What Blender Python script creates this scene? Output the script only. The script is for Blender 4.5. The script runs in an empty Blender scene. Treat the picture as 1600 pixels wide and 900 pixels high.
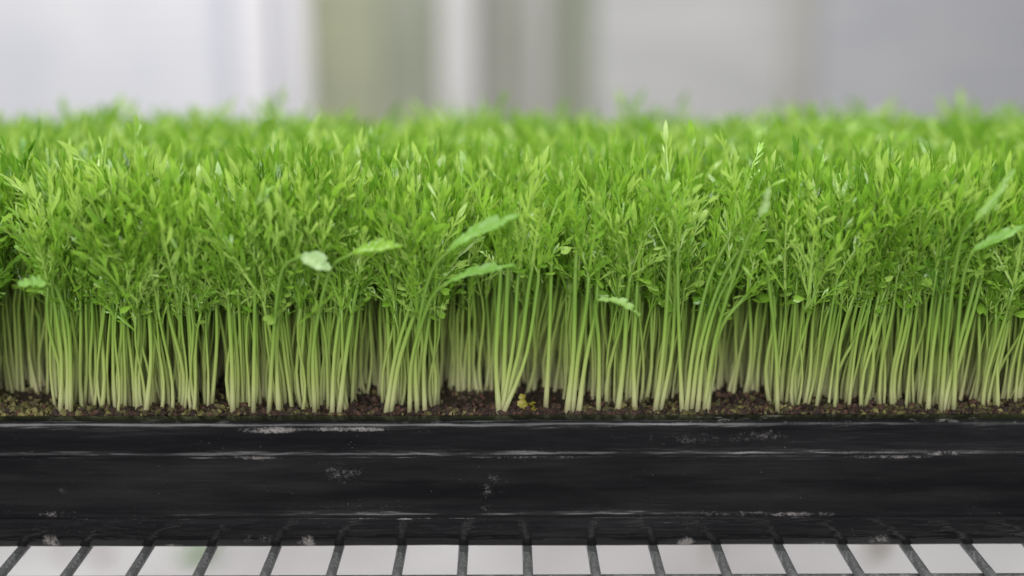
import bpy, math, random
import numpy as np
from mathutils import Vector, Matrix, noise

# ------------------------------------------------------------------ camera, light, exposure
scene = bpy.context.scene
C = scene.collection
scene.render.engine = 'CYCLES'
scene.cycles.use_denoising = True
scene.cycles.max_bounces = 10
scene.cycles.transmission_bounces = 6
scene.cycles.sample_clamp_indirect = 6.0
scene.view_settings.view_transform = 'Standard'
scene.view_settings.look = 'None'
scene.view_settings.gamma = 1.0
scene.view_settings.use_curve_mapping = False
scene.view_settings.exposure = 0.0

F_PX = 2000.0                       # focal length in pixels of the 1600 px wide photograph
CAM = Vector((0.0, -0.47, 0.2187))  # metres; the shelf wires' tops are z = 0, the tray front is y = 0
PITCH = math.radians(13.31)
YAW = math.radians(-0.37)
cd = bpy.data.cameras.new('camera')
cam = bpy.data.objects.new('camera', cd)
C.objects.link(cam)
cd.sensor_width = 36.0
cd.lens = 36.0 * F_PX / 1600.0
cd.clip_start = 0.02
cd.clip_end = 60.0
cam.location = CAM
cam.rotation_euler = (math.pi / 2 - PITCH, 0, YAW)
cd.dof.use_dof = True
RM = cam.rotation_euler.to_matrix()
FWD = RM @ Vector((0, 0, -1))
cd.dof.focus_distance = (Vector((0, 0.013, 0.075)) - CAM).dot(FWD)
cd.dof.aperture_fstop = 2.2
cd.dof.aperture_blades = 7
scene.camera = cam

world = bpy.data.worlds.new('World')
scene.world = world
world.use_nodes = True
bg = world.node_tree.nodes['Background']
bg.inputs[0].default_value = (0.94, 0.95, 1.0, 1)
bg.inputs[1].default_value = 0.34


def area(name, loc, target, sx, sy, power, col=(1, 1, 1)):
    l = bpy.data.lights.new(name, 'AREA')
    l.shape = 'RECTANGLE'
    l.size, l.size_y = sx, sy
    l.energy = power
    l.color = col
    o = bpy.data.objects.new(name, l)
    C.objects.link(o)
    o.location = loc
    d = Vector(target) - Vector(loc)
    o.rotation_euler = d.to_track_quat('-Z', 'Y').to_euler()
    return o


area('grow_lamp', (0.05, 0.16, 0.70), (0.05, 0.14, 0), 1.3, 0.30, 9.5, (1.0, 0.985, 0.96))
area('front_fill', (-0.2, -1.75, 0.80), (0, 0.1, 0.05), 1.8, 1.0, 52.0, (1.0, 0.985, 0.965))  # added fill from behind the camera, shining low into the stems
area('lower_tier_lamp', (-0.38, 0.32, -0.05), (-0.30, 0.60, -0.3), 0.5, 0.10, 0.22, (1.0, 0.98, 0.97))
area('far_wall_fill', (-0.6, 1.7, 1.7), (-0.5, 2.6, 0.0), 2.4, 0.5, 34.0, (1.0, 0.99, 0.985))  # added unseen light that brightens the far wall


def ray(px, py):
    d = Vector(((px - 800) / F_PX, -(py - 450) / F_PX, -1.0))
    return RM @ d


def at(px, py, Y):
    """the point of the upright plane y = Y that stands at this place of the photograph"""
    d = ray(px, py)
    return CAM + d * ((Y - CAM.y) / d.y)


def at_z(px, py, Z):
    d = ray(px, py)
    return CAM + d * ((Z - CAM.z) / d.z)


# ------------------------------------------------------------------ helpers
rng = np.random.default_rng(11)
random.seed(5)


def tag(o, label=None, cat=None, group=None, kind=None):
    if label: o['label'] = label
    if cat: o['category'] = cat
    if group: o['group'] = group
    if kind: o['kind'] = kind
    return o


def link(name, data, parent=None, mats=()):
    o = bpy.data.objects.new(name, data)
    C.objects.link(o)
    if parent is not None: o.parent = parent
    for m in mats:
        if data is not None and m.name not in [x.name for x in data.materials if x]:
            data.materials.append(m)
    return o


def empty(name, loc=(0, 0, 0)):
    o = bpy.data.objects.new(name, None)
    C.objects.link(o)
    o.location = loc
    o.empty_display_size = 0.01
    return o


def mesh_np(name, verts, tris, attrs=None, smooth=True, mat_idx=None):
    """a mesh from a vertex array and a triangle (or quad) array"""
    verts = np.asarray(verts, dtype=np.float32)
    tris = np.asarray(tris, dtype=np.int32)
    n, k = tris.shape
    me = bpy.data.meshes.new(name)
    me.vertices.add(len(verts))
    me.vertices.foreach_set('co', verts.ravel())
    me.loops.add(n * k)
    me.loops.foreach_set('vertex_index', tris.ravel())
    me.polygons.add(n)
    me.polygons.foreach_set('loop_start', np.arange(0, n * k, k, dtype=np.int32))
    me.polygons.foreach_set('use_smooth', np.full(n, smooth, dtype=bool))
    if mat_idx is not None:
        me.polygons.foreach_set('material_index', np.asarray(mat_idx, dtype=np.int32))
    for key, arr in (attrs or {}).items():
        a = me.attributes.new(key, 'FLOAT', 'POINT')
        a.data.foreach_set('value', np.asarray(arr, dtype=np.float32))
    me.update(calc_edges=True)
    me.validate()
    return me


def box_arr(x0, x1, y0, y1, z0, z1, bev=0.0):
    v = np.array([(x, y, z) for x in (x0, x1) for y in (y0, y1) for z in (z0, z1)])
    f = np.array([(0, 1, 3, 2), (4, 6, 7, 5), (0, 4, 5, 1), (2, 3, 7, 6), (0, 2, 6, 4), (1, 5, 7, 3)])
    return v, f


def box(name, x0, x1, y0, y1, z0, z1, mat, parent=None, bevel=0.0):
    v, f = box_arr(x0, x1, y0, y1, z0, z1)
    me = mesh_np(name, v, f, smooth=False)
    o = link(name, me, parent, (mat,))
    if bevel:
        b = o.modifiers.new('bevel', 'BEVEL')
        b.width = bevel
        b.segments = 2
    return o


def tube_arr(pts, radii, sides):
    """tube along a polyline, closed at the far end"""
    pts = np.asarray(pts, dtype=float)
    n = len(pts)
    tan = np.gradient(pts, axis=0)
    tan /= np.linalg.norm(tan, axis=1)[:, None]
    ref = np.array((0.0, 1.0, 0.0)) if abs(tan[0][1]) < 0.9 else np.array((1.0, 0.0, 0.0))
    u = np.cross(tan, ref); u /= np.linalg.norm(u, axis=1)[:, None]
    w = np.cross(tan, u)
    a = np.arange(sides) * 2 * math.pi / sides
    r = np.asarray(radii)[:, None, None]
    v = pts[:, None, :] + r * (np.cos(a)[None, :, None] * u[:, None, :] + np.sin(a)[None, :, None] * w[:, None, :])
    v = v.reshape(-1, 3)
    f = []
    for i in range(n - 1):
        for j in range(sides):
            k = (j + 1) % sides
            a0, a1, b0, b1 = i * sides + j, i * sides + k, (i + 1) * sides + j, (i + 1) * sides + k
            f += [(a0, b0, b1), (a0, b1, a1)]
    for e, rev in ((0, True), (n - 1, False)):
        for j in range(1, sides - 1):
            t = (e * sides, e * sides + j, e * sides + j + 1)
            f.append(t if rev else t[::-1])
    tt = np.repeat(np.linspace(0, 1, n), sides)
    return v, np.array(f), tt


def catmull(P, n):
    P = [np.array(p, dtype=float) for p in P]
    P = [2 * P[0] - P[1]] + P + [2 * P[-1] - P[-2]]
    out = []
    seg = len(P) - 3
    for q in np.linspace(0, seg - 1e-6, n):
        i = int(q); t = q - i
        a, b, c, d = P[i:i + 4]
        out.append(0.5 * ((2 * b) + (-a + c) * t + (2 * a - 5 * b + 4 * c - d) * t * t + (-a + 3 * b - 3 * c + d) * t ** 3))
    return np.array(out)


# ------------------------------------------------------------------ materials
class NT:
    def __init__(s, name):
        s.m = bpy.data.materials.new(name)
        s.m.use_nodes = True
        s.t = s.m.node_tree
        s.p = s.t.nodes['Principled BSDF']
        s.out = s.t.nodes['Material Output']

    def n(s, typ, **kw):
        nd = s.t.nodes.new(typ)
        for k, v in kw.items():
            if k.startswith('i_'):
                nd.inputs[k[2:].replace('_', ' ')].default_value = v
            else:
                setattr(nd, k, v)
        return nd

    def l(s, a, b):
        s.t.links.new(a, b)

    def noise(s, scale, detail=3, rough=0.5, vec=None, stretch=None):
        nd = s.n('ShaderNodeTexNoise')
        nd.inputs['Scale'].default_value = scale
        nd.inputs['Detail'].default_value = detail
        nd.inputs['Roughness'].default_value = rough
        if vec is None:
            vec = s.n('ShaderNodeTexCoord').outputs['Object']
        if stretch:
            mp = s.n('ShaderNodeMapping')
            mp.inputs['Scale'].default_value = stretch
            s.l(vec, mp.inputs['Vector'])
            vec = mp.outputs[0]
        s.l(vec, nd.inputs['Vector'])
        return nd.outputs[0]

    def ramp(s, fac, stops):
        nd = s.n('ShaderNodeValToRGB')
        el = nd.color_ramp.elements
        while len(el) > 1: el.remove(el[-1])
        el[0].position, el[0].color = stops[0][0], (*stops[0][1], 1)
        for p, c in stops[1:]:
            e = el.new(p); e.color = (*c, 1)
        s.l(fac, nd.inputs[0])
        return nd.outputs[0]

    def math(s, op, a, b=None, c=None, clamp=False):
        nd = s.n('ShaderNodeMath', operation=op, use_clamp=clamp)
        for i, x in enumerate((a, b, c)):
            if x is None: continue
            if isinstance(x, (int, float)): nd.inputs[i].default_value = x
            else: s.l(x, nd.inputs[i])
        return nd.outputs[0]

    def mix(s, fac, a, b, blend='MIX'):
        nd = s.n('ShaderNodeMix', data_type='RGBA', blend_type=blend)
        for sock, x in ((nd.inputs[0], fac), (nd.inputs[6], a), (nd.inputs[7], b)):
            if isinstance(x, (int, float)): sock.default_value = x
            elif isinstance(x, tuple): sock.default_value = (*x, 1)
            else: s.l(x, sock)
        return nd.outputs[2]

    def attr(s, name):
        return s.n('ShaderNodeAttribute', attribute_name=name).outputs['Fac']

    def bump(s, h, strength, dist):
        nd = s.n('ShaderNodeBump')
        nd.inputs['Strength'].default_value = strength
        nd.inputs['Distance'].default_value = dist
        s.l(h, nd.inputs['Height'])
        s.l(nd.outputs[0], s.p.inputs['Normal'])
        return nd.outputs[0]


def leaf_material(name, dark, mid, light, trans_gain=1.0, rough=0.36):
    k = NT(name)
    r = k.attr('rnd')
    t = k.attr('t')
    nz = k.noise(420, 2)
    v = k.math('ADD', r, k.math('MULTIPLY', k.math('SUBTRACT', nz, 0.5), 0.35))
    col = k.ramp(v, [(0.0, dark), (0.5, mid), (1.0, light)])
    # the petiole and the midrib's foot are paler than the blade
    col = k.mix(k.math('MULTIPLY', k.math('SUBTRACT', 1.0, t), 0.30, clamp=True), col, (0.27, 0.42, 0.07))
    k.l(col, k.p.inputs['Base Color'])
    k.p.inputs['Roughness'].default_value = rough
    k.p.inputs['Specular IOR Level'].default_value = 0.5
    b = k.bump(k.noise(900, 2), 0.25, 0.0004)
    tr = k.n('ShaderNodeBsdfTranslucent')
    k.l(k.mix(1.0, col, (1.15 * trans_gain, 1.15 * trans_gain, 0.55 * trans_gain), 'MULTIPLY'), tr.inputs[0])
    mx = k.n('ShaderNodeMixShader')
    mx.inputs[0].default_value = 0.34
    k.l(k.p.outputs[0], mx.inputs[1]); k.l(tr.outputs[0], mx.inputs[2])
    k.l(mx.outputs[0], k.out.inputs[0])
    return k.m


LEAF = leaf_material('leaf_green', (0.10, 0.245, 0.020), (0.23, 0.43, 0.045), (0.43, 0.60, 0.16), 1.0, 0.20)
BROAD = leaf_material('leaf_broad', (0.11, 0.28, 0.035), (0.19, 0.40, 0.06), (0.30, 0.50, 0.13), 0.9, 0.42)
PALE = leaf_material('leaf_pale', (0.24, 0.42, 0.13), (0.29, 0.47, 0.17), (0.35, 0.52, 0.23), 0.7, 0.3)
DARKLEAF = leaf_material('leaf_deep', (0.08, 0.21, 0.018), (0.10, 0.26, 0.022), (0.12, 0.30, 0.026), 0.9, 0.40)


def stem_material():
    k = NT('stem')
    t = k.attr('t')
    r = k.attr('rnd')
    col = k.ramp(t, [(0.0, (0.68, 0.63, 0.43)), (0.13, (0.61, 0.64, 0.33)), (0.34, (0.50, 0.595, 0.19)), (0.72, (0.32, 0.51, 0.075)), (0.95, (0.20, 0.40, 0.04))])
    col = k.mix(k.math('MULTIPLY', r, 0.30), col, (0.46, 0.58, 0.14))
    nz = k.noise(260, 3, 0.6, stretch=(1, 1, 0.15))
    col = k.mix(k.math('MULTIPLY', nz, 0.16), col, (0.62, 0.66, 0.36))
    k.l(col, k.p.inputs['Base Color'])
    k.p.inputs['Roughness'].default_value = 0.42
    k.p.inputs['Subsurface Weight'].default_value = 0.0
    tr = k.n('ShaderNodeBsdfTranslucent')
    k.l(col, tr.inputs[0])
    mx = k.n('ShaderNodeMixShader')
    mx.inputs[0].default_value = 0.50
    k.l(k.p.outputs[0], mx.inputs[1]); k.l(tr.outputs[0], mx.inputs[2])
    k.l(mx.outputs[0], k.out.inputs[0])
    return k.m


STEM = stem_material()


def plastic_material():
    k = NT('black_plastic')
    co = k.n('ShaderNodeTexCoord').outputs['Object']
    sep = k.n('ShaderNodeSeparateXYZ'); k.l(co, sep.inputs[0])
    X, Z = sep.outputs[0], sep.outputs[2]
    # dried water marks and scuffs, each at its own place on the tray front
    spots = [(545, 742, 0.011, 0.006, 0.55), (512, 735, 0.008, 0.005, 0.35), (772, 757, 0.009, 0.008, 0.5), (760, 800, 0.004, 0.012, 0.45),
             (78, 850, 0.0045, 0.0045, 1.5), (90, 806, 0.012, 0.002, 0.8), (478, 852, 0.0045, 0.0045, 1.6), (1072, 852, 0.005, 0.0035, 1.6),
             (1375, 848, 0.006, 0.0045, 0.9), (1285, 856, 0.006, 0.002, 1.2), (270, 858, 0.005, 0.0018, 1.2), (395, 845, 0.012, 0.003, 0.5),
             (425, 669, 0.016, 0.0018, 1.5), (550, 668, 0.022, 0.0013, 1.6), (395, 713, 0.014, 0.0016, 1.6), (1080, 683, 0.028, 0.004, 0.5),
             (1190, 678, 0.012, 0.004, 0.6), (1390, 712, 0.020, 0.0016, 1.3), (1470, 706, 0.010, 0.0016, 1.3), (840, 713, 0.03, 0.0012, 1.0), (90, 767, 0.006, 0.003, 0.4),
             (560, 795, 0.03, 0.0014, 0.5), (1160, 806, 0.03, 0.0018, 0.8), (1270, 806, 0.02, 0.0013, 0.9), (690, 711, 0.02, 0.0012, 0.8)]
    total = None
    for px, py, sx, sz, g in spots:
        p = at(px, py, 0.002)
        dx = k.math('DIVIDE', k.math('SUBTRACT', X, p.x), sx)
        dz = k.math('DIVIDE', k.math('SUBTRACT', Z, p.z), sz)
        d2 = k.math('ADD', k.math('MULTIPLY', dx, dx), k.math('MULTIPLY', dz, dz))
        f = k.math('MULTIPLY', k.math('SUBTRACT', 1.0, d2, clamp=True), g)
        total = f if total is None else k.math('ADD', total, f)
    fine = k.math('MULTIPLY_ADD', k.noise(480, 7, 0.85, co), 0.7, k.math('MULTIPLY', k.noise(1800, 2, 0.6, co), 0.3))
    mask = k.math('MULTIPLY', k.math('SUBTRACT', k.math('ADD', fine, k.math('MULTIPLY_ADD', total, 0.13, k.math('MULTIPLY', k.noise(120, 4, 0.7, co, (1, 1, 1.6)), 0.42))), 0.80, clamp=True), 5.0, clamp=True)
    mask = k.math('MULTIPLY', mask, k.math('MINIMUM', total, 1.0))
    # thin dust everywhere plus fine specks
    dust = k.math('MULTIPLY', k.noise(45, 4, 0.6, co, (1, 1, 2.5)), 0.007)
    speck = k.math('MULTIPLY', k.math('GREATER_THAN', k.noise(1500, 2, 0.5, co), 0.735), 0.16)
    speck = k.math('MULTIPLY', speck, k.math('GREATER_THAN', k.noise(60, 2, 0.5, co), 0.5))
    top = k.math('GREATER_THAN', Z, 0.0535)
    edge = k.math('MULTIPLY', k.math('MULTIPLY', top, k.math('MULTIPLY_ADD', k.math('GREATER_THAN', X, 0.06), 0.75, 0.25)), k.math('SUBTRACT', k.noise(190, 5, 0.75, co, (0.5, 1, 1)), 0.56, clamp=True))  # rim-top wear, with a whitish reflection painted in, stronger to the right
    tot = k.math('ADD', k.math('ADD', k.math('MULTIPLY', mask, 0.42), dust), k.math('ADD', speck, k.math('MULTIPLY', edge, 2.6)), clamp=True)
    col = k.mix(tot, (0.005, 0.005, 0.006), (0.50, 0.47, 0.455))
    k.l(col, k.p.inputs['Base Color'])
    low = k.math('LESS_THAN', Z, 0.0126)
    k.l(k.math('MULTIPLY', k.math('MULTIPLY_ADD', low, -0.62, 1.0), k.math('ADD', k.math('MULTIPLY', k.noise(70, 4, 0.6, co, (0.5, 1, 1)), 0.22), k.math('MULTIPLY_ADD', mask, 0.4, 0.12))), k.p.inputs['Roughness'])
    k.l(k.math('MULTIPLY_ADD', low, 0.22, k.ramp(k.noise(1.0, 4, 0.65, co, (6, 9, 60)), [(0.40, (0.03,) * 3), (0.66, (0.46,) * 3)])), k.p.inputs['Specular IOR Level'])
    h = k.math('ADD', k.math('MULTIPLY_ADD', k.noise(1.0, 3, 0.6, co, (16, 16, 150)), 0.35, k.math('MULTIPLY', k.noise(22, 2, 0.5, co), 1.0)), k.math('MULTIPLY', k.noise(420, 3, 0.6, co), 0.03))
    k.bump(h, 0.5, 0.004)
    return k.m


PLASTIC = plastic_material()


def wire_material():
    k = NT('grey_coated_wire')
    nz = k.noise(520, 4, 0.7)
    nz2 = k.noise(90, 3, 0.6)
    col = k.ramp(k.math('MULTIPLY_ADD', nz2, 0.4, k.math('MULTIPLY', nz, 0.6)), [(0.36, (0.08, 0.084, 0.084)), (0.54, (0.17, 0.175, 0.175)), (0.68, (0.50, 0.50, 0.50))])
    k.l(col, k.p.inputs['Base Color'])
    k.p.inputs['Metallic'].default_value = 0.25
    k.p.inputs['Roughness'].default_value = 0.42
    k.bump(nz, 0.3, 0.0006)
    return k.m


WIRE = wire_material()


def simple(name, c0, c1, scale, rough=0.6, stretch=None, bump=0.0):
    k = NT(name)
    nz = k.noise(scale, 4, 0.6, stretch=stretch)
    k.l(k.ramp(nz, [(0.3, c0), (0.7, c1)]), k.p.inputs['Base Color'])
    k.p.inputs['Roughness'].default_value = rough
    if bump: k.bump(nz, bump, 0.002)
    return k.m


def soil_material():
    k = NT('soil')
    r = k.attr('rnd')
    col = k.ramp(r, [(0.0, (0.014, 0.007, 0.005)), (0.35, (0.040, 0.018, 0.011)), (0.60, (0.095, 0.042, 0.025)), (0.66, (0.055, 0.048, 0.017)), (0.88, (0.125, 0.115, 0.034)), (1.0, (0.25, 0.225, 0.08))])
    nz = k.noise(1300, 4, 0.7)
    col = k.mix(nz, k.mix(1.0, col, (0.45, 0.42, 0.4), 'MULTIPLY'), col)
    k.l(col, k.p.inputs['Base Color'])
    k.p.inputs['Roughness'].default_value = 0.72
    k.bump(nz, 0.7, 0.0008)
    return k.m


SOIL = soil_material()
YELLOW = leaf_material('withered_leaf', (0.22, 0.19, 0.025), (0.30, 0.26, 0.035), (0.38, 0.33, 0.07), 0.8, 0.5)
BROWNLEAF = leaf_material('brown_leaf', (0.10, 0.06, 0.03), (0.13, 0.08, 0.04), (0.17, 0.11, 0.06), 0.6, 0.6)
WHITE_SHEET = simple('white_sheet', (0.66, 0.68, 0.745), (0.86, 0.855, 0.87), 2.2, 0.5)
WHITE_POST = simple('white_post', (0.80, 0.79, 0.82), (0.86, 0.85, 0.87), 3.0, 0.5)
BLUE_STRIP = simple('blue_grey_strip', (0.58, 0.60, 0.68), (0.66, 0.67, 0.74), 3.0, 0.5)
PALE_POST = simple('pale_grey_post', (0.60, 0.59, 0.58), (0.68, 0.67, 0.66), 4.0, 0.5)
SLIM_POST = simple('slim_grey_post', (0.44, 0.43, 0.40), (0.50, 0.49, 0.46), 4.0, 0.5)
OLIVE = simple('olive_screen', (0.30, 0.325, 0.225), (0.42, 0.43, 0.28), 3.2, 0.6, (1, 1, 2.0))
BROWN = simple('brown_screen', (0.28, 0.285, 0.24), (0.36, 0.36, 0.32), 4.0, 0.6)
DGREEN = simple('dull_green_screen', (0.26, 0.285, 0.21), (0.35, 0.365, 0.29), 4.0, 0.6)
GREY = simple('grey_sheet', (0.46, 0.465, 0.465), (0.60, 0.595, 0.58), 3.0, 0.45, (1, 1, 4))
BLUEGREY = simple('blue_grey_sheet', (0.43, 0.44, 0.475), (0.56, 0.56, 0.57), 3.0, 0.45, (1, 1, 4))
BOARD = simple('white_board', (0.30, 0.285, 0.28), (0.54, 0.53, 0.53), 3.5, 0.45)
FLOOR = simple('concrete', (0.34, 0.33, 0.32), (0.44, 0.43, 0.41), 6.0, 0.8, None, 0.2)

# ------------------------------------------------------------------ setting
v, f = box_arr(-6, 6, -4, 5, -0.92, -0.90)
tag(link('floor', mesh_np('floor', v, f, smooth=False), None, (FLOOR,)), 'plain grey concrete floor beneath the shelves', None, None, 'structure')

WY = 2.5                                     # the far wall
wall = empty('partition_wall', (0, WY, -0.90))
tag(wall, 'far blurred partition of upright white, olive and grey sheets between pale posts', 'wall')


def wx(px):
    return at(px, 90, WY).x


def panel(px0, px1, mat, y=0.0, name='sheet', ribs=True, ztop=1.6):
    """one upright sheet of the wall with shallow horizontal flutes"""
    x0, x1 = wx(px0), wx(px1)
    n = 90
    zs = np.linspace(0.0, ztop, n)
    ys = np.where(np.arange(n) % 2 == 0, 0.0, 0.0010) if ribs else np.zeros(n)
    vv, ff = [], []
    for z, yy in zip(zs, ys):
        vv += [(x0, y + yy, z), (x1, y + yy, z), (x1, y + 0.02, z), (x0, y + 0.02, z)]
    for i in range(n - 1):
        a = 4 * i; b = a + 4
        ff += [(a, a + 1, b + 1, b), (a + 1, a + 2, b + 2, b + 1), (a + 2, a + 3, b + 3, b + 2), (a + 3, a, b, b + 3)]
    ff += [(0, 3, 2, 1), (4 * n - 4, 4 * n - 3, 4 * n - 2, 4 * n - 1)]
    return link(name, mesh_np(name, np.array(vv), np.array(ff), smooth=False), wall, (mat,))


def post(px0, px1, mat, y0=-0.05, y1=0.03, name='post'):
    return box(name, wx(px0), wx(px1), y0, y1, -0.0, 1.66, mat, wall, 0.006)


panel(-500, 342, WHITE_SHEET)
panel(343, 372, BLUE_STRIP, 0.0, 'strip', False)
post(374, 432, WHITE_POST)
panel(433, 448, BLUE_STRIP, 0.01, 'strip', False)
post(449, 486, WHITE_POST)
panel(487, 598, OLIVE, 0.0, 'screen')
panel(599, 689, DGREEN, 0.012, 'screen')
post(690, 744, PALE_POST)
panel(745, 829, BROWN, 0.0, 'screen')
post(830, 858, SLIM_POST, -0.03)
panel(859, 930, DGREEN, 0.0, 'screen')
panel(931, 1222, GREY)
post(1223, 1272, SLIM_POST, -0.012)
panel(1273, 2100, BLUEGREY)

# lower tier of the rack
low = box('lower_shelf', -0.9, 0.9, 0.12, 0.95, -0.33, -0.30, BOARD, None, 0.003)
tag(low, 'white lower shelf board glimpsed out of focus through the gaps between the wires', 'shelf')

# ------------------------------------------------------------------ wire shelf
shelf = empty('wire_shelf', (0, 0, 0))
tag(shelf, 'grey coated wire shelf whose parallel rods carry the black tray', 'shelf')
WR = 0.0020
SP = 0.0254
X0 = 0.0094
wv, wf, wt = tube_arr([(0, -0.11, -WR), (0, 0.0, -WR), (0, 0.2, -WR), (0, 0.36, -WR)], [WR] * 4, 12)
wire_me = mesh_np('wire', wv, wf)
wire_me.materials.append(WIRE)
for i in range(-14, 14):
    o = link('wire', wire_me, shelf)
    o.location = (X0 + i * SP + random.uniform(-0.0004, 0.0004), 0, 0)
    o.rotation_euler = (0, 0, random.uniform(-0.004, 0.004))
RR = 0.0028
for y in (-0.0125, 0.13, 0.33):
    rv, rf, _ = tube_arr([(-0.38, y, -2 * WR - RR), (0, y, -2 * WR - RR), (0.38, y, -2 * WR - RR)], [RR] * 3, 12)
    link('cross_rod', mesh_np('cross_rod', rv, rf), shelf, (WIRE,))
rv, rf, _ = tube_arr([(-0.38, -0.113, -WR), (0, -0.113, -WR), (0.38, -0.113, -WR)], [0.003] * 3, 12)
link('front_rail', mesh_np('front_rail', rv, rf), shelf, (WIRE,))

# ------------------------------------------------------------------ tray
TX, TY = 0.36, 0.290            # half length, depth
RIM_Z = 0.0548
tray = empty('seedling_tray', (0, 0, 0))
tag(tray, 'long black plastic growing tray with a rolled rim and chalky water marks', 'tray')


def sweep(name, prof, closed=False, rad=0.03):
    """sweep a profile of (offset outwards, z) around the rounded rectangle of the tray"""
    path, nor = [], []
    cx = [(TX - rad, rad), (TX - rad, TY - rad), (-TX + rad, TY - rad), (-TX + rad, rad)]
    for c, a0 in zip(cx, (-90, 0, 90, 180)):
        for a in np.linspace(a0, a0 + 90, 9):
            r = math.radians(a)
            path.append((c[0] + rad * math.cos(r), c[1] + rad * math.sin(r))); nor.append((math.cos(r), math.sin(r)))
    # break the long straights so that the wall can waver a little
    P, N = [], []
    for i in range(len(path)):
        j = (i + 1) % len(path)
        d = math.hypot(path[j][0] - path[i][0], path[j][1] - path[i][1])
        n = max(1, int(d / 0.008)) if d > 0.05 else 1
        for q in range(n):
            t = q / n
            P.append((path[i][0] * (1 - t) + path[j][0] * t, path[i][1] * (1 - t) + path[j][1] * t))
            N.append((nor[i][0] * (1 - t) + nor[j][0] * t, nor[i][1] * (1 - t) + nor[j][1] * t))
    m, n = len(P), len(prof)
    vv = []
    for (x, y), (nx, ny) in zip(P, N):
        for d, z in prof:
            wob = 0.0007 * noise.noise(Vector((x * 14, y * 14, z * 30))) + 0.00030 * noise.noise(Vector((x * 60, y * 60, z * 60 + 5)))
            wz = 0.0004 * noise.noise(Vector((x * 9, y * 9, 3.0))) * min(1.0, max(0.0, (z - 0.004) / 0.01))
            vv.append((x + nx * (d + wob), y + ny * (d + wob), z + wz))
    ff = []
    nn = n if closed else n - 1
    for i in range(m):
        a, b = i * n, ((i + 1) % m) * n
        for j in range(nn):
            k = (j + 1) % n
            ff.append((a + j, b + j, b + k, a + k))
    return link(name, mesh_np(name, np.array(vv), np.array(ff)), tray, (PLASTIC,))


mm = 0.001
def P_(*pts): return [(d * mm, z * mm) for d, z in pts]


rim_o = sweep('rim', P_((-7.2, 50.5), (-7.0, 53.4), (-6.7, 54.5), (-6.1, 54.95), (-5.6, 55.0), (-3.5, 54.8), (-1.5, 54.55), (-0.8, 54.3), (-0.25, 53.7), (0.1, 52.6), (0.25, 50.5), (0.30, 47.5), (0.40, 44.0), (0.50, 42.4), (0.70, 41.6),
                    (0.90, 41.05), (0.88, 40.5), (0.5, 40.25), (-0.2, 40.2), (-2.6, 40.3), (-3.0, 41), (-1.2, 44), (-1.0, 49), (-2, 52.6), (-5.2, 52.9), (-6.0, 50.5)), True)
wall_o = sweep('side_wall', P_((-5.5, 52.0), (-3.2, 43.0), (-1.9, 40.0), (-1.6, 39.0), (-1.8, 36.0), (-2.4, 30.0), (-3.1, 24.0), (-3.7, 19.5), (-3.85, 17.4), (-3.75, 15.8), (-3.5, 14.6), (-3.3, 13.9), (-3.3, 13.4), (-3.6, 12.9), (-4.4, 12.6),
                            (-6.4, 12.7), (-6.4, 15.3), (-5.6, 19.5), (-4.8, 24), (-3.8, 34), (-4.4, 42), (-7.0, 52.0)), True)
foot = sweep('foot_band', P_((-6.2, 14.4), (-4.9, 14.4), (-4.35, 13.6), (-4.05, 12.4), (-3.85, 11.2), (-3.72, 9.8), (-3.62, 7.8), (-3.66, 5.4), (-3.85, 3.4), (-4.2, 1.8), (-4.7, 0.8), (-5.4, 0.2), (-8.0, 0.15), (-8.0, 2.0), (-6.4, 2.2), (-5.6, 6.0), (-5.6, 11.0)), True)
bx = box('tray_floor', -TX + 0.008, TX - 0.008, 0.008, TY - 0.008, 0.0004, 0.0022, PLASTIC, tray)

# ------------------------------------------------------------------ soil
SOIL_Z = 0.0540


def soil_h(x, y):
    return SOIL_Z + 0.0010 * noise.noise(Vector((x * 60, y * 60, 0))) + 0.0007 * noise.noise(Vector((x * 220, y * 220, 4)))


nx_, ny_ = 340, 70
gx = np.linspace(-TX + 0.0075, TX - 0.0075, nx_)
gy = np.linspace(0.0075, TY - 0.0075, ny_)
sv = np.array([(x, y, soil_h(x, y) - 0.0006) for y in gy for x in gx])
idx = np.arange(nx_ * ny_).reshape(ny_, nx_)
q = np.stack([idx[:-1, :-1], idx[:-1, 1:], idx[1:, 1:], idx[1:, :-1]], -1).reshape(-1, 4)
sf = np.concatenate([q[:, [0, 1, 2]], q[:, [0, 2, 3]]])
srnd = np.array([0.18 + 0.22 * noise.noise(Vector((x * 300, y * 300, 9))) for x, y, z in sv])
ico = np.array([(0, 0, 1), *[(0.894 * math.cos(a), 0.894 * math.sin(a), 0.447) for a in np.arange(5) * 2 * math.pi / 5],
                *[(0.894 * math.cos(a), 0.894 * math.sin(a), -0.447) for a in (np.arange(5) + 0.5) * 2 * math.pi / 5], (0, 0, -1)])
icf = np.array([(0, i + 1, (i + 1) % 5 + 1) for i in range(5)] + [(i + 1, i + 6, (i + 1) % 5 + 1) for i in range(5)]
               + [((i + 1) % 5 + 1, i + 6, (i + 1) % 5 + 6) for i in range(5)] + [(11, (i + 1) % 5 + 6, i + 6) for i in range(5)])
CV, CF, CR = [sv], [sf], [srnd]
off = len(sv)
NCR = 9500
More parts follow.
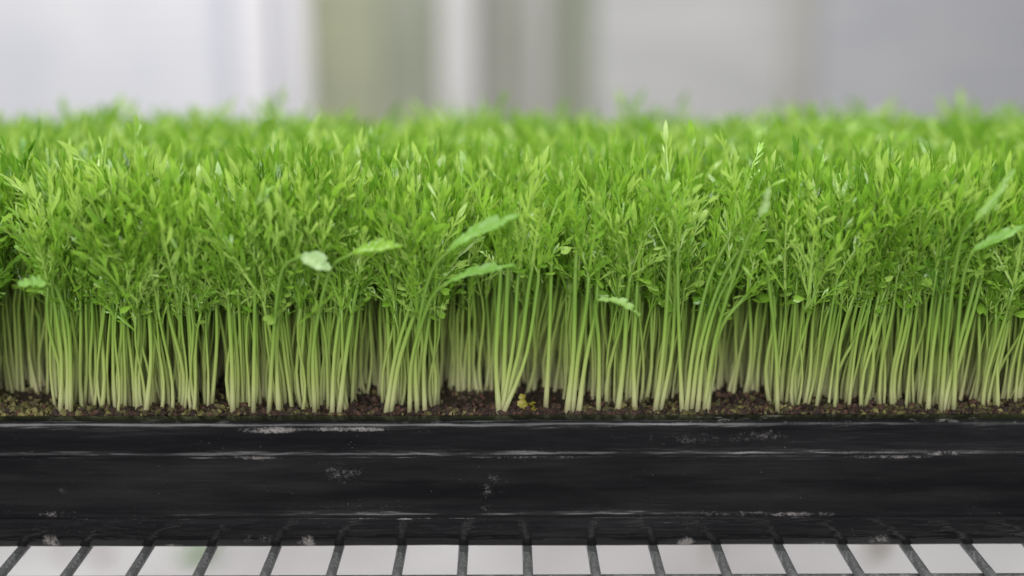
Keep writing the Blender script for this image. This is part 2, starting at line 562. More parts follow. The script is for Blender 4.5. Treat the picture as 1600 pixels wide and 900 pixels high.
for i in range(NCR):
    big = i < 900
    y = 0.0082 + (0.10 * (rng.random() ** 1.9) if rng.random() < 0.72 else 0.007 * rng.random())
    x = rng.uniform(-0.26, 0.26)
    if big: y = 0.0086 + 0.012 * rng.random()
    reg = noise.noise(Vector((x * 22, y * 30, 2.0)))
    olive = rng.random() < (0.14 + 0.5 * reg + (0.26 if x < -0.10 else 0.0))
    s = (0.00045 + 0.00075 * rng.random() ** 2) * (1.15 if olive else 1.0)
    if big: s = rng.uniform(0.0009, 0.0016)
    sc = s * rng.uniform(0.65, 1.45, 3)
    vv = ico * (1 + 0.28 * rng.standard_normal((12, 1))) * sc
    a, b = rng.uniform(0, 6.28), rng.uniform(-0.8, 0.8)
    R = np.array(Matrix.Rotation(a, 3, 'Z') @ Matrix.Rotation(b, 3, 'X'))
    vv = vv @ R.T + np.array((x, y, soil_h(x, y) + rng.uniform(-0.2, 0.75) * s))
    vv[:, 1] = np.maximum(vv[:, 1], 0.0072)
    CV.append(vv); CF.append(icf + off); off += 12
    CR.append(np.full(12, rng.uniform(0.66, 1.0) if olive else rng.uniform(0, 0.6)))
so = link('potting_soil', mesh_np('potting_soil', np.concatenate(CV), np.concatenate(CF), {'rnd': np.concatenate(CR)}, smooth=False), None, (SOIL,))
tag(so, 'dark crumbly potting soil mixed with olive seed hulls filling the tray', 'soil', None, 'stuff')


# ------------------------------------------------------------------ leaves
def leaf_proto(r, lod):
    """a feathery leaf along +z: petiole, midrib and narrow forward-pointing lobes; returns verts, tris, t"""
    L = r.uniform(0.024, 0.043)
    pet = r.uniform(0.16, 0.34)
    W = r.uniform(0.0014, 0.0034)
    bend = r.uniform(0.10, 0.85) * (1 if r.random() < 0.8 else -0.5)
    twist = r.uniform(-1.7, 1.7)
    fold = r.uniform(0.15, 0.75)
    nl = int(r.integers(5, 8)) if lod == 0 else int(r.integers(4, 7)) if lod == 1 else 3

    def place(s, wd, lift=0.0):
        # s along the length 0..1, wd sideways, lift off the blade
        a = bend * s * s
        ang = twist * s
        # integrate the bend in closed steps
        z = 0.0; y = 0.0
        n = 6
        for q in range(n):
            aa = bend * ((q + 0.5) / n * s) ** 2
            z += math.cos(aa) * L * s / n
            y += math.sin(aa) * L * s / n
        nrm = np.array((0.0, math.cos(a), -math.sin(a)))
        side = np.array((1.0, 0.0, 0.0))
        sd = side * math.cos(ang) + nrm * math.sin(ang)
        nn = nrm * math.cos(ang) - side * math.sin(ang)
        return np.array((0, y, z)) + sd * wd + nn * (-abs(wd) * fold + lift)

    V, T, F = [], [], []

    def add(p, t):
        V.append(p); T.append(t); return len(V) - 1

    # petiole and midrib as a narrow folded strip
    st = np.linspace(0, 1, (8, 5, 3)[lod])
    prev = None
    for s in st:
        w = 0.00055 * (1.15 - 0.75 * s)
        cur = (add(place(s, -w, 0.0002), s * 0.8), add(place(s, 0, -0.00015), s * 0.8), add(place(s, w, 0.0002), s * 0.8)) if lod == 0 else (add(place(s, -w), s * 0.8), add(place(s, w), s * 0.8))
        if prev:
            for a in range(len(cur) - 1):
                F += [(prev[a], prev[a + 1], cur[a + 1]), (prev[a], cur[a + 1], cur[a])]
        prev = cur
    for side in (-1, 1):
        for i in range(nl):
            s0 = pet + (1 - pet) * (i + 0.15 + r.uniform(-0.42, 0.42)) / (nl + 0.35)
            ds = (1 - pet) / (nl + 0.35) * (r.uniform(0.17, 0.30) if lod == 0 else r.uniform(0.16, 0.28) if lod == 1 else r.uniform(0.32, 0.5))
            prof = math.sin(math.pi * (0.18 + 0.72 * (i + 0.6) / nl)) * r.uniform(0.45, 1.45)
            w = W * prof
            fw = r.uniform(0.07, 0.20)
            up = r.normal(0, 0.0019)
            a = add(place(s0, side * 0.0003), 0.75)
            b = add(place(min(s0 + ds, 1), side * 0.0003), 0.75)
            c = add(place(min(s0 + fw * 0.55, 1.02), side * w * 0.70, up * 0.35), 0.95)
            d = add(place(min(s0 + ds + fw * 0.62, 1.04), side * w * 0.50, up * 0.5), 0.95)
            if lod == 2:
                F += [(a, c, d), (a, d, b)]
            elif lod == 0:
                e = add(place(min(s0 + fw * 1.0, 1.05), side * w * 1.0, up), 1.0)
                g = add(place(min(s0 + ds * 0.8 + fw * 1.15, 1.07), side * w * 0.86, up), 1.0)
                F += [(a, c, d), (a, d, b), (c, e, g), (c, g, d)]
            else:
                e = add(place(min(s0 + ds * 0.4 + fw * 1.1, 1.06), side * w * 0.98, up), 1.0)
                F += [(a, c, d), (a, d, b), (c, e, d)]
    # end lobe
    w = W * r.uniform(0.30, 0.5)
    a = add(place(0.86, 0), 0.8)
    b = add(place(0.93, -w), 1.0); c = add(place(0.93, w), 1.0)
    d = add(place(1.04, -w * 0.6), 1.0); e = add(place(1.04, w * 0.6), 1.0)
    g = add(place(1.10, 0), 1.0)
    F += [(a, b, c), (b, d, c), (c, d, e), (d, g, e)]
    return np.array(V), np.array(F), np.array(T)


def cot_proto(r):
    """a small notched seed leaf on a short stalk, spreading and drooping"""
    L = r.uniform(0.008, 0.012); W = r.uniform(0.0016, 0.0028); droop = r.uniform(0.2, 1.6); cup = r.uniform(-0.5, 0.6)
    rows = [(0.0, 0.12), (0.35, 0.14), (0.48, 0.62), (0.66, 1.0), (0.85, 0.95), (1.0, 0.55)]
    V, T, F = [], [], []
    for s, w in rows:
        a = droop * s
        z = L * math.sin(a) / max(droop, 0.05); y = L * (1 - math.cos(a)) / max(droop, 0.05)
        nrm = (0, math.cos(a), -math.sin(a))
        for k in (-1, 0, 1):
            sd = W * w * k
            zz = cup * abs(sd)
            notch = -0.10 * L if (k == 0 and s == 1.0) else 0
            V.append((sd, y + nrm[1] * zz + math.sin(a) * notch, z + nrm[2] * zz + math.cos(a) * notch)); T.append(0.45 + 0.55 * min(1, s * 1.6))
    for i in range(len(rows) - 1):
        for k in range(2):
            a = i * 3 + k
            F += [(a, a + 1, a + 4), (a, a + 4, a + 3)]
    return np.array(V), np.array(F), np.array(T)


pr = np.random.default_rng(3)
LEAF0 = [leaf_proto(pr, 0) for _ in range(16)]
LEAF1 = [leaf_proto(np.random.default_rng(40 + i), 1) for i in range(14)]
LEAF2 = [leaf_proto(np.random.default_rng(80 + i), 2) for i in range(14)]
COT = [cot_proto(pr) for _ in range(8)]
LEAF0_ME, COT_ME = [], []
for arrs, outl, nm in ((LEAF0, LEAF0_ME, 'leaf'), (COT, COT_ME, 'seed_leaf')):
    for (v, f, t) in arrs:
        for rv in (0.25, 0.5, 0.78):
            me = mesh_np(nm, v, f, {'t': t, 'rnd': np.full(len(v), rv)})
            me.materials.append(LEAF)
            outl.append(me)


DARK_ME = []
for (v, f, t) in LEAF0[:5]:
    me = mesh_np('leaf', v, f, {'t': t, 'rnd': np.full(len(v), 0.5)})
    me.materials.append(DARKLEAF)
    DARK_ME.append(me)


def rotm(az, tilt, roll):
    return np.array(Matrix.Rotation(az, 3, 'Z') @ Matrix.Rotation(-tilt, 3, 'X') @ Matrix.Rotation(roll, 3, 'Z'))


# ------------------------------------------------------------------ where the stems stand
def px_at_soil(x, y):
    d = Vector((x, y, SOIL_Z)) - CAM
    c = RM.transposed() @ d
    return 800 + F_PX * c.x / -c.z


# first row's depth behind the rim along the tray, in photograph pixels
FRONT = [(-400, 0, 0.014), (0, 86, 0.036), (86, 334, 0.0128), (334, 356, 0.052), (356, 520, 0.0125), (520, 562, 0.014), (562, 598, 0.036), (598, 686, 0.0140), (686, 842, 0.037),
         (842, 880, 0.038), (880, 935, 0.030), (935, 1006, 0.021), (1006, 1112, 0.024), (1112, 1198, 0.037), (1198, 1465, 0.0155), (1465, 1520, 0.022), (1520, 2000, 0.0150)]


def front_y(px):
    for a, b, y in FRONT:
        if a <= px < b:
            return y
    return 0.013


def canopy(x, y):
    """local height factor of the plants: gentle hummocks"""
    return 1.0 + 0.12 * noise.noise(Vector((x * 26, y * 26, 1.5))) + 0.10 * noise.noise(Vector((x * 75, y * 75, 7.5)))


sites = []
sp = 0.0033
yy = 0.0102
row = 0
while yy < TY - 0.012:
    xx = -TX + 0.012 + (row % 2) * sp / 2
    while xx < TX - 0.012:
        x = xx + rng.normal(0, sp * 0.33); y = yy + rng.normal(0, sp * 0.30)
        xx += sp
        half = (y + 0.47) * 0.43 + 0.035
        if abs(x) > half and rng.random() < 0.75: continue
        y = max(y, 0.0096)
        px = px_at_soil(x, y)
        fy = front_y(px)
        if y < fy - 0.0012 + rng.exponential(0.0038): continue
        # the open stretches behind the rim stay thinner for a while
        dens = 1.0
        if fy > 0.02 and y < fy + 0.02: dens = 0.8
        if noise.noise(Vector((x * 95, y * 40, 3))) < -0.30 and y < 0.03: dens *= 0.4
        if rng.random() > dens: continue
        sites.append((x, y, px))
    yy += sp * 0.9
    row += 1

# the seedlings that show largest: the foremost ones inside the picture
vis = [i for i, s in enumerate(sites) if -10 < s[2] < 1610]
vis.sort(key=lambda i: sites[i][1] - (0.012 if sites[i][1] > 0.03 and front_y(sites[i][2]) > 0.03 else 0.0))
SINGLE = set(vis[:250])


def stem_curve(x, y, px, h, r):
    """centre line of one stem and its top"""
    lean_x = 0.0060 * noise.noise(Vector((x * 34, y * 25, 4.0))) + r.normal(0, 0.0022) + 0.0022
    lean_y = r.normal(-0.001, 0.0035) - (0.0035 if y < 0.03 else 0.0)
    kink = r.normal(0, 0.0011)
    t = np.linspace(0, 1, 8)
    z0 = SOIL_Z - 0.0012
    X = x + lean_x * t ** 1.6 + kink * np.sin(t * math.pi) + r.normal(0, 0.0008) * np.sin(t * 2 * math.pi)
    Y = np.maximum(y + lean_y * t ** 1.5 + r.normal(0, 0.0008) * np.sin(t * math.pi), 0.004)
    Z = z0 + h * t
    return np.stack([X, Y, Z], 1)


def radii(r0, n=8):
    t = np.linspace(0, 1, n)
    return r0 * (1.22 - 0.45 * np.minimum(t * 4, 1) + 0.10 * np.sin(t * 3.1)) * (1 - 0.18 * t)


ORD = ['first', 'second', 'third', 'fourth', 'fifth', 'sixth', 'seventh', 'eighth', 'ninth']
RODS = [20, 121, 221, 324, 425, 522, 622, 722, 824, 924, 1026, 1125, 1222, 1322, 1422, 1520]


def single_label(px, y, pts, h, r0):
    """size, lean, row, and the visible rods of the shelf between which the seedling stands"""
    size = 'short' if h < 0.0490 else 'tall' if h > 0.0525 else 'middling'
    size += ' thin' if r0 < 0.00076 else ' thick'
    dx = pts[-1][0] - pts[0][0]
    lean = 'leaning left' if dx < -0.0008 else 'leaning right' if dx > 0.0042 else 'upright'
    r = 'at the rim' if y < 0.0145 else 'just behind the rim' if y < 0.022 else 'well behind the rim'
    k = sum(1 for q in RODS if q < px)
    if k == 0: where = 'left of the first rod'
    elif k == 16: where = 'right of the last rod'
    elif k < 8: where = f'between {ORD[k - 1]} and {ORD[k]} rods from left'
    elif k == 8: where = 'between the two middle rods'
    else: where = f'between {ORD[15 - k]} and {ORD[16 - k]} rods from right'
    return f'{size} {lean} seedling {r} {where}'


def leaf_specs(top, r, n, tilt_lo, tilt_hi, front=False):
    out = []
    a0 = r.uniform(0, 2 * math.pi)
    for k in range(n):
        az = a0 + k * 2.4 + r.normal(0, 0.3)
        tilt = r.uniform(tilt_lo, tilt_hi)
        out.append((az, tilt, r.normal(0, 0.5), r.uniform(0.62, 1.15)))
    return out


n_single = 0
rest_pts, rest_r, rest_rnd = [], [], []
rest_leaf = [[] for _ in LEAF1]
rest_leaf0 = [[] for _ in LEAF0]
rest_leaf2 = [[] for _ in LEAF2]
rest_far = []
rest_cot = [[] for _ in COT]


def seedling(pts, r0, specs, cots, label, group, rnd, r, cat='seedling', name='seedling', leaves=None):
    leaves = leaves or LEAF0_ME
    base = Vector(pts[0])
    root = empty(name, base)
    tag(root, label, cat, group)
    v, f, t = tube_arr(np.asarray(pts) - np.array(base), radii(r0, len(pts)), 7)
    t = np.clip(v[:, 2] / 0.046, 0, 1)
    me = mesh_np('stem', v, f, {'t': t, 'rnd': np.full(len(v), rnd)})
    link('stem', me, root, (STEM,))
    top = np.asarray(pts[-1]) - np.array(base)
    for (az, tilt, roll, s) in specs:
        o = link('leaf', leaves[int(r.integers(len(leaves)))], root)
        o.matrix_local = Matrix.Translation(Vector(top)) @ Matrix(rotm(az, tilt, roll).tolist()).to_4x4() @ Matrix.Scale(s, 4)
    for q in range(int(r.integers(4, 7))):
        k = int(r.integers(len(pts) - 2, len(pts)))
        o = link('leaf', leaves[int(r.integers(len(leaves)))], root)
        o.matrix_local = Matrix.Translation(Vector(np.asarray(pts[k]) - np.array(base))) @ Matrix(rotm(r.uniform(0, 6.28), r.uniform(0.20, 1.0), r.normal(0, 0.8)).tolist()).to_4x4() @ Matrix.Scale(r.uniform(0.30, 0.70), 4)
    for (az, tilt, roll, s) in cots:
        o = link('seed_leaf', COT_ME[int(r.integers(len(COT_ME)))], root)
        dz = r.uniform(-0.003, 0.0)
        o.matrix_local = Matrix.Translation(Vector(top) + Vector((0, 0, dz))) @ Matrix(rotm(az, tilt, roll).tolist()).to_4x4() @ Matrix.Scale(s * 0.78, 4)
    return root


for i, (x, y, px) in enumerate(sites):
    r = np.random.default_rng(1000 + i)
    cf = canopy(x, y)
    h = 0.0508 * cf * (1 - 0.01 * min(1.0, y / 0.20)) * r.uniform(0.84, 1.12)
    pts = stem_curve(x, y, px, h, r)
    r0 = r.uniform(0.00054, 0.00098)
    rnd = r.random()
    if i in SINGLE:
        specs = leaf_specs(pts[-1], r, int(r.integers(5, 8)), 0.04, 0.55)
        cots = [(a, t + 0.8, ro, s) for a, t, ro, s in leaf_specs(pts[-1], r, 1 if r.random() < 0.6 else 2, 0.0, 0.6)]
        seedling(pts, r0, specs, cots, single_label(px, y, pts, h, r0), 'front seedlings along the tray rim', rnd, r)
        n_single += 1
        continue
    near = y < 0.037 and abs(x) < 0.26
    far = y > 0.10 or abs(x) > (y + 0.47) * 0.43
    rest_pts.append(pts); rest_r.append(radii(r0)); rest_rnd.append(rnd); rest_far.append(not near)
    for sp_ in leaf_specs(pts[-1], r, (6 if near else 5) if r.random() < 0.5 else 4 + near, 0.03, 0.55):
        (rest_leaf0 if near else rest_leaf2 if far else rest_leaf)[int(r.integers(14))].append((sp_, pts[-1], r.random()))
    if near:
        for q in range(4):
            rest_leaf0[int(r.integers(len(LEAF0)))].append(((r.uniform(0, 6.28), r.uniform(0.20, 1.0), r.normal(0, 0.8), r.uniform(0.30, 0.68)), pts[int(r.integers(6, 8))], r.random() * 0.8))
    if near:
        for a, t, ro, s in leaf_specs(pts[-1], r, 1, 0.8, 1.4):
            rest_cot[int(r.integers(len(COT)))].append(((a, t, ro, s), pts[-1] - np.array((0, 0, r.uniform(0, 0.003))), r.random()))

# the rest of the bed, joined
V, Fc, T, R_, MI = [], [], [], [], []
off = 0
far_m = np.array(rest_far)
for sel, step, sides in ((~far_m, 1, 5), (far_m, 2, 3)):
    PT = np.array(rest_pts)[sel]; RD = np.array(rest_r)[sel]; RN = np.array(rest_rnd)[sel]
    keep = np.arange(8) if step == 1 else np.array([0, 2, 5, 7])
    tan = np.gradient(PT, axis=1); tan /= np.linalg.norm(tan, axis=2)[..., None]
    PT, RD, tan = PT[:, keep], RD[:, keep], tan[:, keep]
    n, m = PT.shape[:2]
    u = np.cross(tan, np.array((0, 1.0, 0))); u /= np.linalg.norm(u, axis=2)[..., None]
    w = np.cross(tan, u)
    a = np.arange(sides) * 2 * math.pi / sides + 0.5
    SV = PT[:, :, None, :] + RD[:, :, None, None] * (np.cos(a)[None, None, :, None] * u[:, :, None, :] + np.sin(a)[None, None, :, None] * w[:, :, None, :])
    one = []
    for i in range(m - 1):
        for j in range(sides):
            k = (j + 1) % sides
            a0, a1, b0, b1 = i * sides + j, i * sides + k, (i + 1) * sides + j, (i + 1) * sides + k
            one += [(a0, b0, b1), (a0, b1, a1)]
    one = np.array(one)
    V.append(SV.reshape(-1, 3)); Fc.append(off + (one[None] + (np.arange(n) * m * sides)[:, None, None]).reshape(-1, 3))
    T.append(np.tile(np.repeat(keep / 7.0, sides), n)); R_.append(np.repeat(RN, m * sides)); MI.append(np.zeros(len(Fc[-1])))
    off += n * m * sides
for protos, lists in ((LEAF0, rest_leaf0), (LEAF1, rest_leaf), (LEAF2, rest_leaf2), (COT, rest_cot)):
    for (pv, pf, pt), lst in zip(protos, lists):
        if not lst: continue
        M = np.array([rotm(s[0], s[1], s[2]) * s[3] for s, _, _ in lst])
        P = np.array([p for _, p, _ in lst])
        vv = np.einsum('nij,vj->nvi', M, pv) + P[:, None, :]
        V.append(vv.reshape(-1, 3))
        Fc.append((pf[None] + (off + np.arange(len(lst)) * len(pv))[:, None, None]).reshape(-1, 3))
        T.append(np.tile(pt, len(lst))); R_.append(np.repeat(np.array([q for _, _, q in lst]), len(pv))); MI.append(np.ones(len(Fc[-1])))
        off += len(lst) * len(pv)
bed = mesh_np('microgreens', np.concatenate(V), np.concatenate(Fc), {'t': np.concatenate(T), 'rnd': np.concatenate(R_)}, True, np.concatenate(MI))
bo = link('microgreens', bed, None, (STEM, LEAF))
tag(bo, 'dense bed of bright green feathery microgreens receding behind the front row', 'microgreens', None, 'stuff')
print('sites', len(sites), 'single', n_single, 'tris', len(bed.polygons))

# ------------------------------------------------------------------ stems that stand out in the photograph
STANDOUT = [
    (((780, 648), (775, 560), (781, 450), (783, 415)), 0.0105, 'leftmost and straightest of the five bare stems fanning from one spot at the rim'),
    (((786, 646), (789, 540), (793, 440), (794, 415)), 0.0125, 'second from the left of the five bare stems fanning from one spot'),
    (((783, 648), (802, 540), (808, 450), (812, 420)), 0.0110, 'middle one of the five bare stems fanning from one spot'),
    (((786, 646), (813, 540), (826, 450), (832, 415)), 0.0125, 'fourth of the five fanning bare stems, next to the outermost one'),
    (((785, 649), (821, 560), (839, 455), (842, 420)), 0.0098, 'outermost curved stem of the five fanning stems, slanting far to the right'),
    (((853, 634), (858, 540), (861, 440), (862, 410)), 0.0160, 'lone upright stem standing between the fan of five and the close pair of stems'),
    (((886, 647), (896, 550), (899, 430), (902, 385)), 0.0105, 'tall pale upright stem left of the slanting one before bare brown soil'),
    (((894, 645), (903, 560), (916, 480), (920, 430)), 0.0120, 'stem between the tall pale upright one and the slanting one before bare soil'),
    (((904, 647), (914, 570), (930, 490), (934, 440)), 0.0102, 'pale stem slanting right alone before bare brown soil in the middle'),
    (((965, 645), (975, 560), (980, 470), (985, 430)), 0.0120, 'thin stem at the left edge of the tall fan, on brown soil'),
    (((992, 642), (990, 560), (994, 480), (996, 440)), 0.0130, 'thin straight stem just before the tall fan of stems begins'),
    (((1024, 642), (1036, 550), (1044, 440), (1046, 385)), 0.0120, 'leftmost tall stem of the fan that bows to the right'),
    (((1032, 640), (1050, 550), (1056, 440), (1064, 395)), 0.0140, 'second tall stem of the fan that bows to the right'),
    (((1066, 646), (1062, 550), (1059, 440), (1060, 380)), 0.0110, 'bright straight stem in the middle of the bowing fan'),
    (((1072, 644), (1084, 540), (1110, 430), (1150, 355)), 0.0110, 'longest bowed stem of the fan, reaching up to a shiny leaf'),
    (((1080, 642), (1094, 540), (1126, 440), (1164, 375)), 0.0130, 'bowed stem just right of the longest one in the fan'),
    (((1090, 642), (1100, 550), (1122, 470), (1150, 420)), 0.0110, 'shorter bowed stem low on the right side of the fan'),
    (((1105, 644), (1112, 565), (1130, 505), (1168, 460)), 0.0105, 'outermost bowed stem of the fan, bent low to the right with a pale upper end'),
    (((1473, 642), (1490, 570), (1514, 480), (1530, 420)), 0.0110, 'foremost stem of the pale bundle slanting right near the right end'),
    (((1480, 640), (1500, 560), (1520, 490), (1535, 430)), 0.0130, 'second stem of the pale bundle slanting right near the right end'),
    (((1486, 636), (1492, 570), (1508, 500), (1520, 440)), 0.0150, 'inner stem of the pale bundle slanting right near the right end'),
    (((94, 643), (96, 560), (86, 480), (80, 440)), 0.0108, 'first stem of the left clump, bowing out over the bare crumbs'),
    (((106, 644), (105, 560), (97, 490), (92, 450)), 0.0110, 'second stem of the left clump, just behind its bowed first one'),
    (((364, 645), (362, 560), (358, 490), (356, 450)), 0.0105, 'first stem right of the first dark gap, bordering the gap'),
    (((519, 648), (522, 560), (534, 470), (538, 430)), 0.0105, 'whitish stem at the right edge of the close-packed clump'),
    (((530, 646), (540, 560), (552, 480), (560, 440)), 0.0115, 'whitish leaning stem next to the open patch of crumbs'),
    (((603, 648), (617, 560), (640, 480), (652, 440)), 0.0102, 'foremost whitish stem of the loose clump leaning right'),
    (((610, 646), (625, 560), (652, 480), (668, 440)), 0.0115, 'second whitish stem of the loose clump leaning right'),
    (((664, 644), (662, 570), (672, 490), (680, 445)), 0.0120, 'last stem of the loose clump, bordering the wide gap'),
    (((436, 646), (432, 560), (436, 490), (440, 450)), 0.0103, 'thick upright stem at the front of the close-packed clump'),
    (((228, 644), (236, 560), (232, 470), (228, 370)), 0.0105, 'tall stem rising bright through the leaves of the left clump'),
]
for q, (pp, Y, lab) in enumerate(STANDOUT):
    r = np.random.default_rng(7000 + q)
    P = [np.array(at(px, py, Y + 0.0006 * k * (-1 if q % 2 else 1))) for k, (px, py) in enumerate(pp)]
    P[0][2] = min(P[0][2], SOIL_Z + 0.0006)
    pts = catmull(P, 12)
    specs = leaf_specs(pts[-1], r, 4, 0.05, 0.55)
    cots = [(a_, t_ + 0.8, ro, s) for a_, t_, ro, s in leaf_specs(pts[-1], r, 2, 0.0, 0.6)]
    seedling(pts, r.uniform(0.00092, 0.00122), specs, cots, lab, 'stems that stand out along the rim', 0.1 + 0.3 * r.random(), r)


# ------------------------------------------------------------------ sprigs with broad true leaves
def broad_leaf(L, W, r, droop=0.5, teeth=6, deep=0.35, cup=0.35):
    """serrated leaf along +z facing +y, with a sunken midrib and a curl"""
    n = teeth * 4 + 1
    V, T, F = [], [], []
    for i in range(n):
        s = i / (n - 1)
        w = W * (math.sin(math.pi * min(1.0, s ** 0.8)) ** 0.75 if 0 < s < 1 else 0.02 if s else 0.10)
        ph = (i % 4) / 4
        if 0 < i < n - 1: w *= 1 - deep * (1.0, 0.55, 0.0, 0.35)[i % 4]
        fw = (0.0, 0.03, 0.085, 0.06)[i % 4]
        a = droop * s
        z = L * math.sin(a) / droop; y = -L * (1 - math.cos(a)) / droop
        ny, nz = math.cos(a), math.sin(a)
        for k in (-2, -1, 0, 1, 2):
            d = abs(k) / 2
            sd = W and w * k / 2 * r.uniform(0.93, 1.07)
            lift = cup * w * d * d + (0.0 if k else -0.0004) + 0.0004 * math.sin(s * 11 + k) + (0.00035 if i % 2 else -0.00035) * d + r.normal(0, 0.00018)
            zz = z + fw * L * d
            V.append((sd, y + ny * lift, zz + nz * lift)); T.append(0.55 + 0.45 * min(1, d + s * 0.5))
    for i in range(n - 1):
        for k in range(4):
            q = i * 5 + k
            F += [(q, q + 1, q + 6), (q, q + 6, q + 5)]
    return np.array(V), np.array(F), np.array(T)


def frame(p0, p1, nrm):
    z = (p1 - p0).normalized()
    n = Vector(nrm); n = (n - z * n.dot(z)).normalized()
    x = n.cross(z)
    M = Matrix((x, n, z)).transposed().to_4x4()
    M.translation = p0
    return M


def sprig(path, tip, Y, W, nrm, mat, label, rnd=0.6, seed=1, deep=0.35, teeth=6, droop=0.5, cup=0.35, tipdY=-0.006, cat='sprig', r0=0.0009):
    r = np.random.default_rng(seed)
    Y0 = max(Y, 0.0105)
    P = [np.array(at(px, py, Y0 + (Y - Y0) * (k / (len(path) - 1)))) for k, (px, py) in enumerate(path)]
    P[0][2] = min(P[0][2], SOIL_Z + 0.0005)
    pts = catmull(P, 14)
    base = Vector(pts[0])
    root = empty('leafy_sprig', base)
    tag(root, label, cat, 'sprigs with broad leaves')
    v, f, t = tube_arr(pts - np.array(base), radii(r0, 14), 7)
    t = np.clip(v[:, 2] / 0.042, 0, 1)
    link('stem', mesh_np('stem', v, f, {'t': t, 'rnd': np.full(len(v), 0.3)}), root, (STEM,))
    p0 = Vector(pts[-1]); p1 = at(tip[0], tip[1], Y + tipdY)
    v, f, t = broad_leaf((p1 - p0).length, W, r, droop, teeth, deep, cup)
    o = link('leaf', mesh_np('leaf', v, f, {'t': t, 'rnd': np.full(len(v), rnd)}), root, (mat,))
    o.matrix_local = Matrix.Translation(-base) @ frame(p0, p1, nrm)
    return root


UP = (0.1, -0.55, 0.85)
sprig([(420, 640), (428, 520), (440, 425), (470, 400)], (514, 408), -0.008, 0.0040, (0.0, -0.6, 0.8), PALE, 'sprig whose pale whitish round seed leaf shines below the canopy', 1.0, 1, 0.08, 4, 0.9, 0.2)
sprig([(492, 644), (490, 540), (515, 425), (550, 396)], (620, 372), -0.007, 0.0036, UP, LEAF, 'sprig with a light green lobed leaf pointing right beside the pale seed leaf', 0.5, 2, 0.35)
sprig([(652, 644), (650, 540), (672, 430), (705, 388)], (798, 322), -0.006, 0.0036, (0.25, -0.5, 0.85), BROAD, 'sprig with the largest leaf, long and rising to the right above its twin', 0.55, 3, 0.30, 4)
sprig([(640, 646), (644, 560), (672, 470), (698, 442)], (796, 398), -0.007, 0.0026, (0.15, -0.5, 0.85), BROAD, 'sprig with a long flat leaf reaching right, lower twin of the largest leaf', 0.45, 4, 0.28, 4)
sprig([(1470, 640), (1482, 500), (1500, 380), (1518, 350)], (1592, 268), -0.005, 0.0019, (0.4, -0.7, 0.6), BROAD, 'sprig with a narrow greyish leaf slanting steeply up near the right edge', 0.85, 5, 0.25, 4)
sprig([(1490, 640), (1496, 520), (1506, 430), (1520, 392)], (1600, 345), -0.001, 0.0024, (0.25, -0.6, 0.75), BROAD, 'sprig with a broad matt leaf below the steep greyish one at the right edge', 0.5, 6, 0.28, 4)
sprig([(396, 640), (398, 480), (398, 360), (400, 326)], (418, 288), 0.004, 0.0038, UP, BROAD, 'sprig with a short pale leaf above the close-packed clump', 0.9, 9, 0.15, 4)
sprig([(935, 640), (936, 540), (930, 478), (936, 468)], (1004, 466), -0.002, 0.0022, (0.0, -0.4, 0.9), BROAD, 'sprig with a low curled light green leaf hanging over bare soil in the middle', 1.0, 10, 0.3, 5, 1.1)
sprig([(1100, 640), (1120, 520), (1165, 380), (1185, 340)], (1206, 300), -0.004, 0.0022, (0.3, -0.6, 0.7), PALE, 'sprig with a shiny pale leaf at the upper end of the bowing fan', 0.95, 11, 0.3, 5)
sprig([(110, 640), (108, 520), (90, 455), (76, 444)], (30, 438), -0.004, 0.0034, UP, BROAD, 'sprig with a soft spread leaf low at the left end', 0.6, 13, 0.4, 5)
sprig([(1215, 640), (1212, 540), (1200, 430), (1202, 415)], (1218, 398), -0.003, 0.0030, UP, BROAD, 'sprig with a tiny bright curled leaf at the left side of the long dense stand', 0.95, 14, 0.2, 4)
for q, (px, py, Y, lab) in enumerate([
        (1236, 330, 0.040, 'deep green seedling among the canopy tops right of the middle'),
        (1474, 385, 0.012, 'dark seedling upright in the front foliage near the right end'),
        (36, 300, 0.055, 'dark notched seedling in the canopy at the left edge')]):
    r = np.random.default_rng(600 + q)
    top = at(px, py + 52, Y)
    P = [np.array((top.x - 0.002, Y, SOIL_Z)), np.array((top.x - 0.002, Y, SOIL_Z + 0.025)), np.array(top)]
    specs = [(r.uniform(0, 6.28), r.uniform(0.02, 0.35), r.normal(0, 0.4), r.uniform(0.8, 1.15)) for _ in range(7)]
    seedling(catmull(P, 10), 0.0010, specs, [], lab, 'dark seedlings among the pale ones', 0.3, r, leaves=DARK_ME)
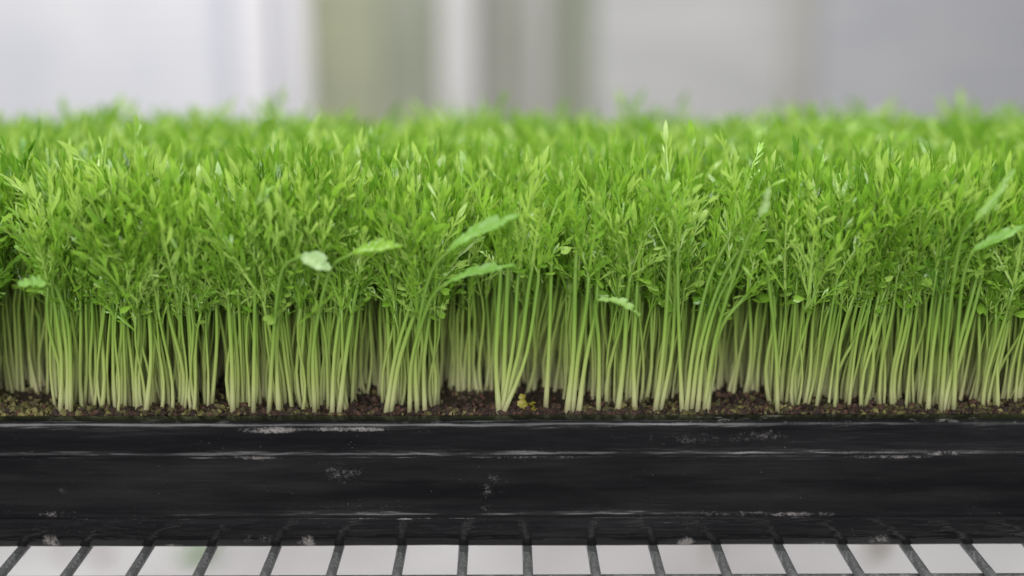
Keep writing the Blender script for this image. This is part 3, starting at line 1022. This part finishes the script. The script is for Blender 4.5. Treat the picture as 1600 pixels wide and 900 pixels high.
# tall tips that break the far skyline
for q, (px, py, Y, wd, mat, lab) in enumerate([
        (432, 152, 0.235, 0.0095, LEAF, 'tallest tip breaking the skyline in front of the white posts'),
        (990, 152, 0.240, 0.0070, LEAF, 'narrow tip rising above the far canopy before the grey sheet'),
        (1282, 156, 0.235, 0.0085, LEAF, 'upright tip above the far canopy in front of the slim grey post'),
        (1500, 160, 0.235, 0.0070, LEAF, 'thin tip above the far canopy at the right, before the blue grey sheet'),
        (116, 164, 0.235, 0.0075, LEAF, 'first raised tip on the left skyline before the white sheet'),
        (184, 164, 0.240, 0.0075, LEAF, 'second raised tip on the left skyline before the white sheet'),
        (760, 158, 0.240, 0.0100, BROAD, 'leafy tip on the skyline before the brown screen, between two posts'),
        (312, 178, 0.225, 0.0070, LEAF, 'low raised tip on the skyline in front of the blue strip')]):
    r = np.random.default_rng(900 + q)
    top = at(px - 3, py + 122, Y)
    P = [np.array((top.x - 0.004, Y, SOIL_Z)), np.array((top.x - 0.003, Y, SOIL_Z + 0.03)), np.array(top)]
    specs = [(r.uniform(0, 6.28), r.uniform(0.0, 0.28), r.normal(0, 0.5), r.uniform(0.85, 1.15)) for _ in range(10)]
    seedling(catmull(P, 10), 0.0010, specs, [], 'tall seedling, ' + lab, 'tall seedlings on the skyline', 0.3, r)

# ------------------------------------------------------------------ bits on the soil and below
def bit(name, px, py, Y, size, mat, label, cat, z=None, seed=0):
    r = np.random.default_rng(seed)
    v, f, t = broad_leaf(size, size * 0.42, r, 1.6, 3, 0.15, 0.6)
    o = link(name, mesh_np(name, v, f, {'t': t, 'rnd': r.random(len(v)) * 0.2 + 0.4}), None, (mat,))
    p = at(px, py, Y)
    if z is not None: p.z = z
    o.location = p
    o.rotation_euler = (r.uniform(-1.3, -0.9), r.uniform(-0.4, 0.4), r.uniform(0.6, 2.2))
    tag(o, label, cat)
    return o


bit('withered_leaf', 826, 640, 0.0135, 0.0065, YELLOW, 'crumpled yellow seed leaf on the soil right of the five fanning stems', 'withered leaf', SOIL_Z + 0.0012, 1)
bit('withered_leaf', 838, 641, 0.0125, 0.0045, YELLOW, 'smaller yellow scrap touching the crumpled yellow seed leaf', 'withered leaf', SOIL_Z + 0.001, 2)
for q, (px, py, sz, mat, lab) in enumerate([(104, 868, 0.018, BROWNLEAF, 'brown shrivelled leaf lying far below between the first two rods'),
                                           (165, 869, 0.022, BROWNLEAF, 'second brown leaf lying far below, right of the second rod'),
                                           (320, 869, 0.055, DARKLEAF, 'green leaf lying far below near the fourth rod'),
                                           (1112, 866, 0.016, BROWNLEAF, 'brown scrap lying far below left of the middle right rods'),
                                           (1380, 868, 0.035, BROWNLEAF, 'pale brown leaf scrap lying far below toward the right rods')]):
    p = at_z(px, py, -0.297)
    v, f, t = broad_leaf(sz, sz * 0.2, np.random.default_rng(80 + q), 0.8, 4, 0.3, 0.4)
    o = link('fallen_leaf', mesh_np('fallen_leaf', v, f, {'t': t, 'rnd': np.full(len(v), 0.5)}), None, (mat,))
    o.location = p - Vector((sz / 2, 0, 0))
    o.rotation_euler = (math.radians(-82), 0, math.radians(-90 + 15 * (q - 2)))
    tag(o, lab, 'fallen leaf')
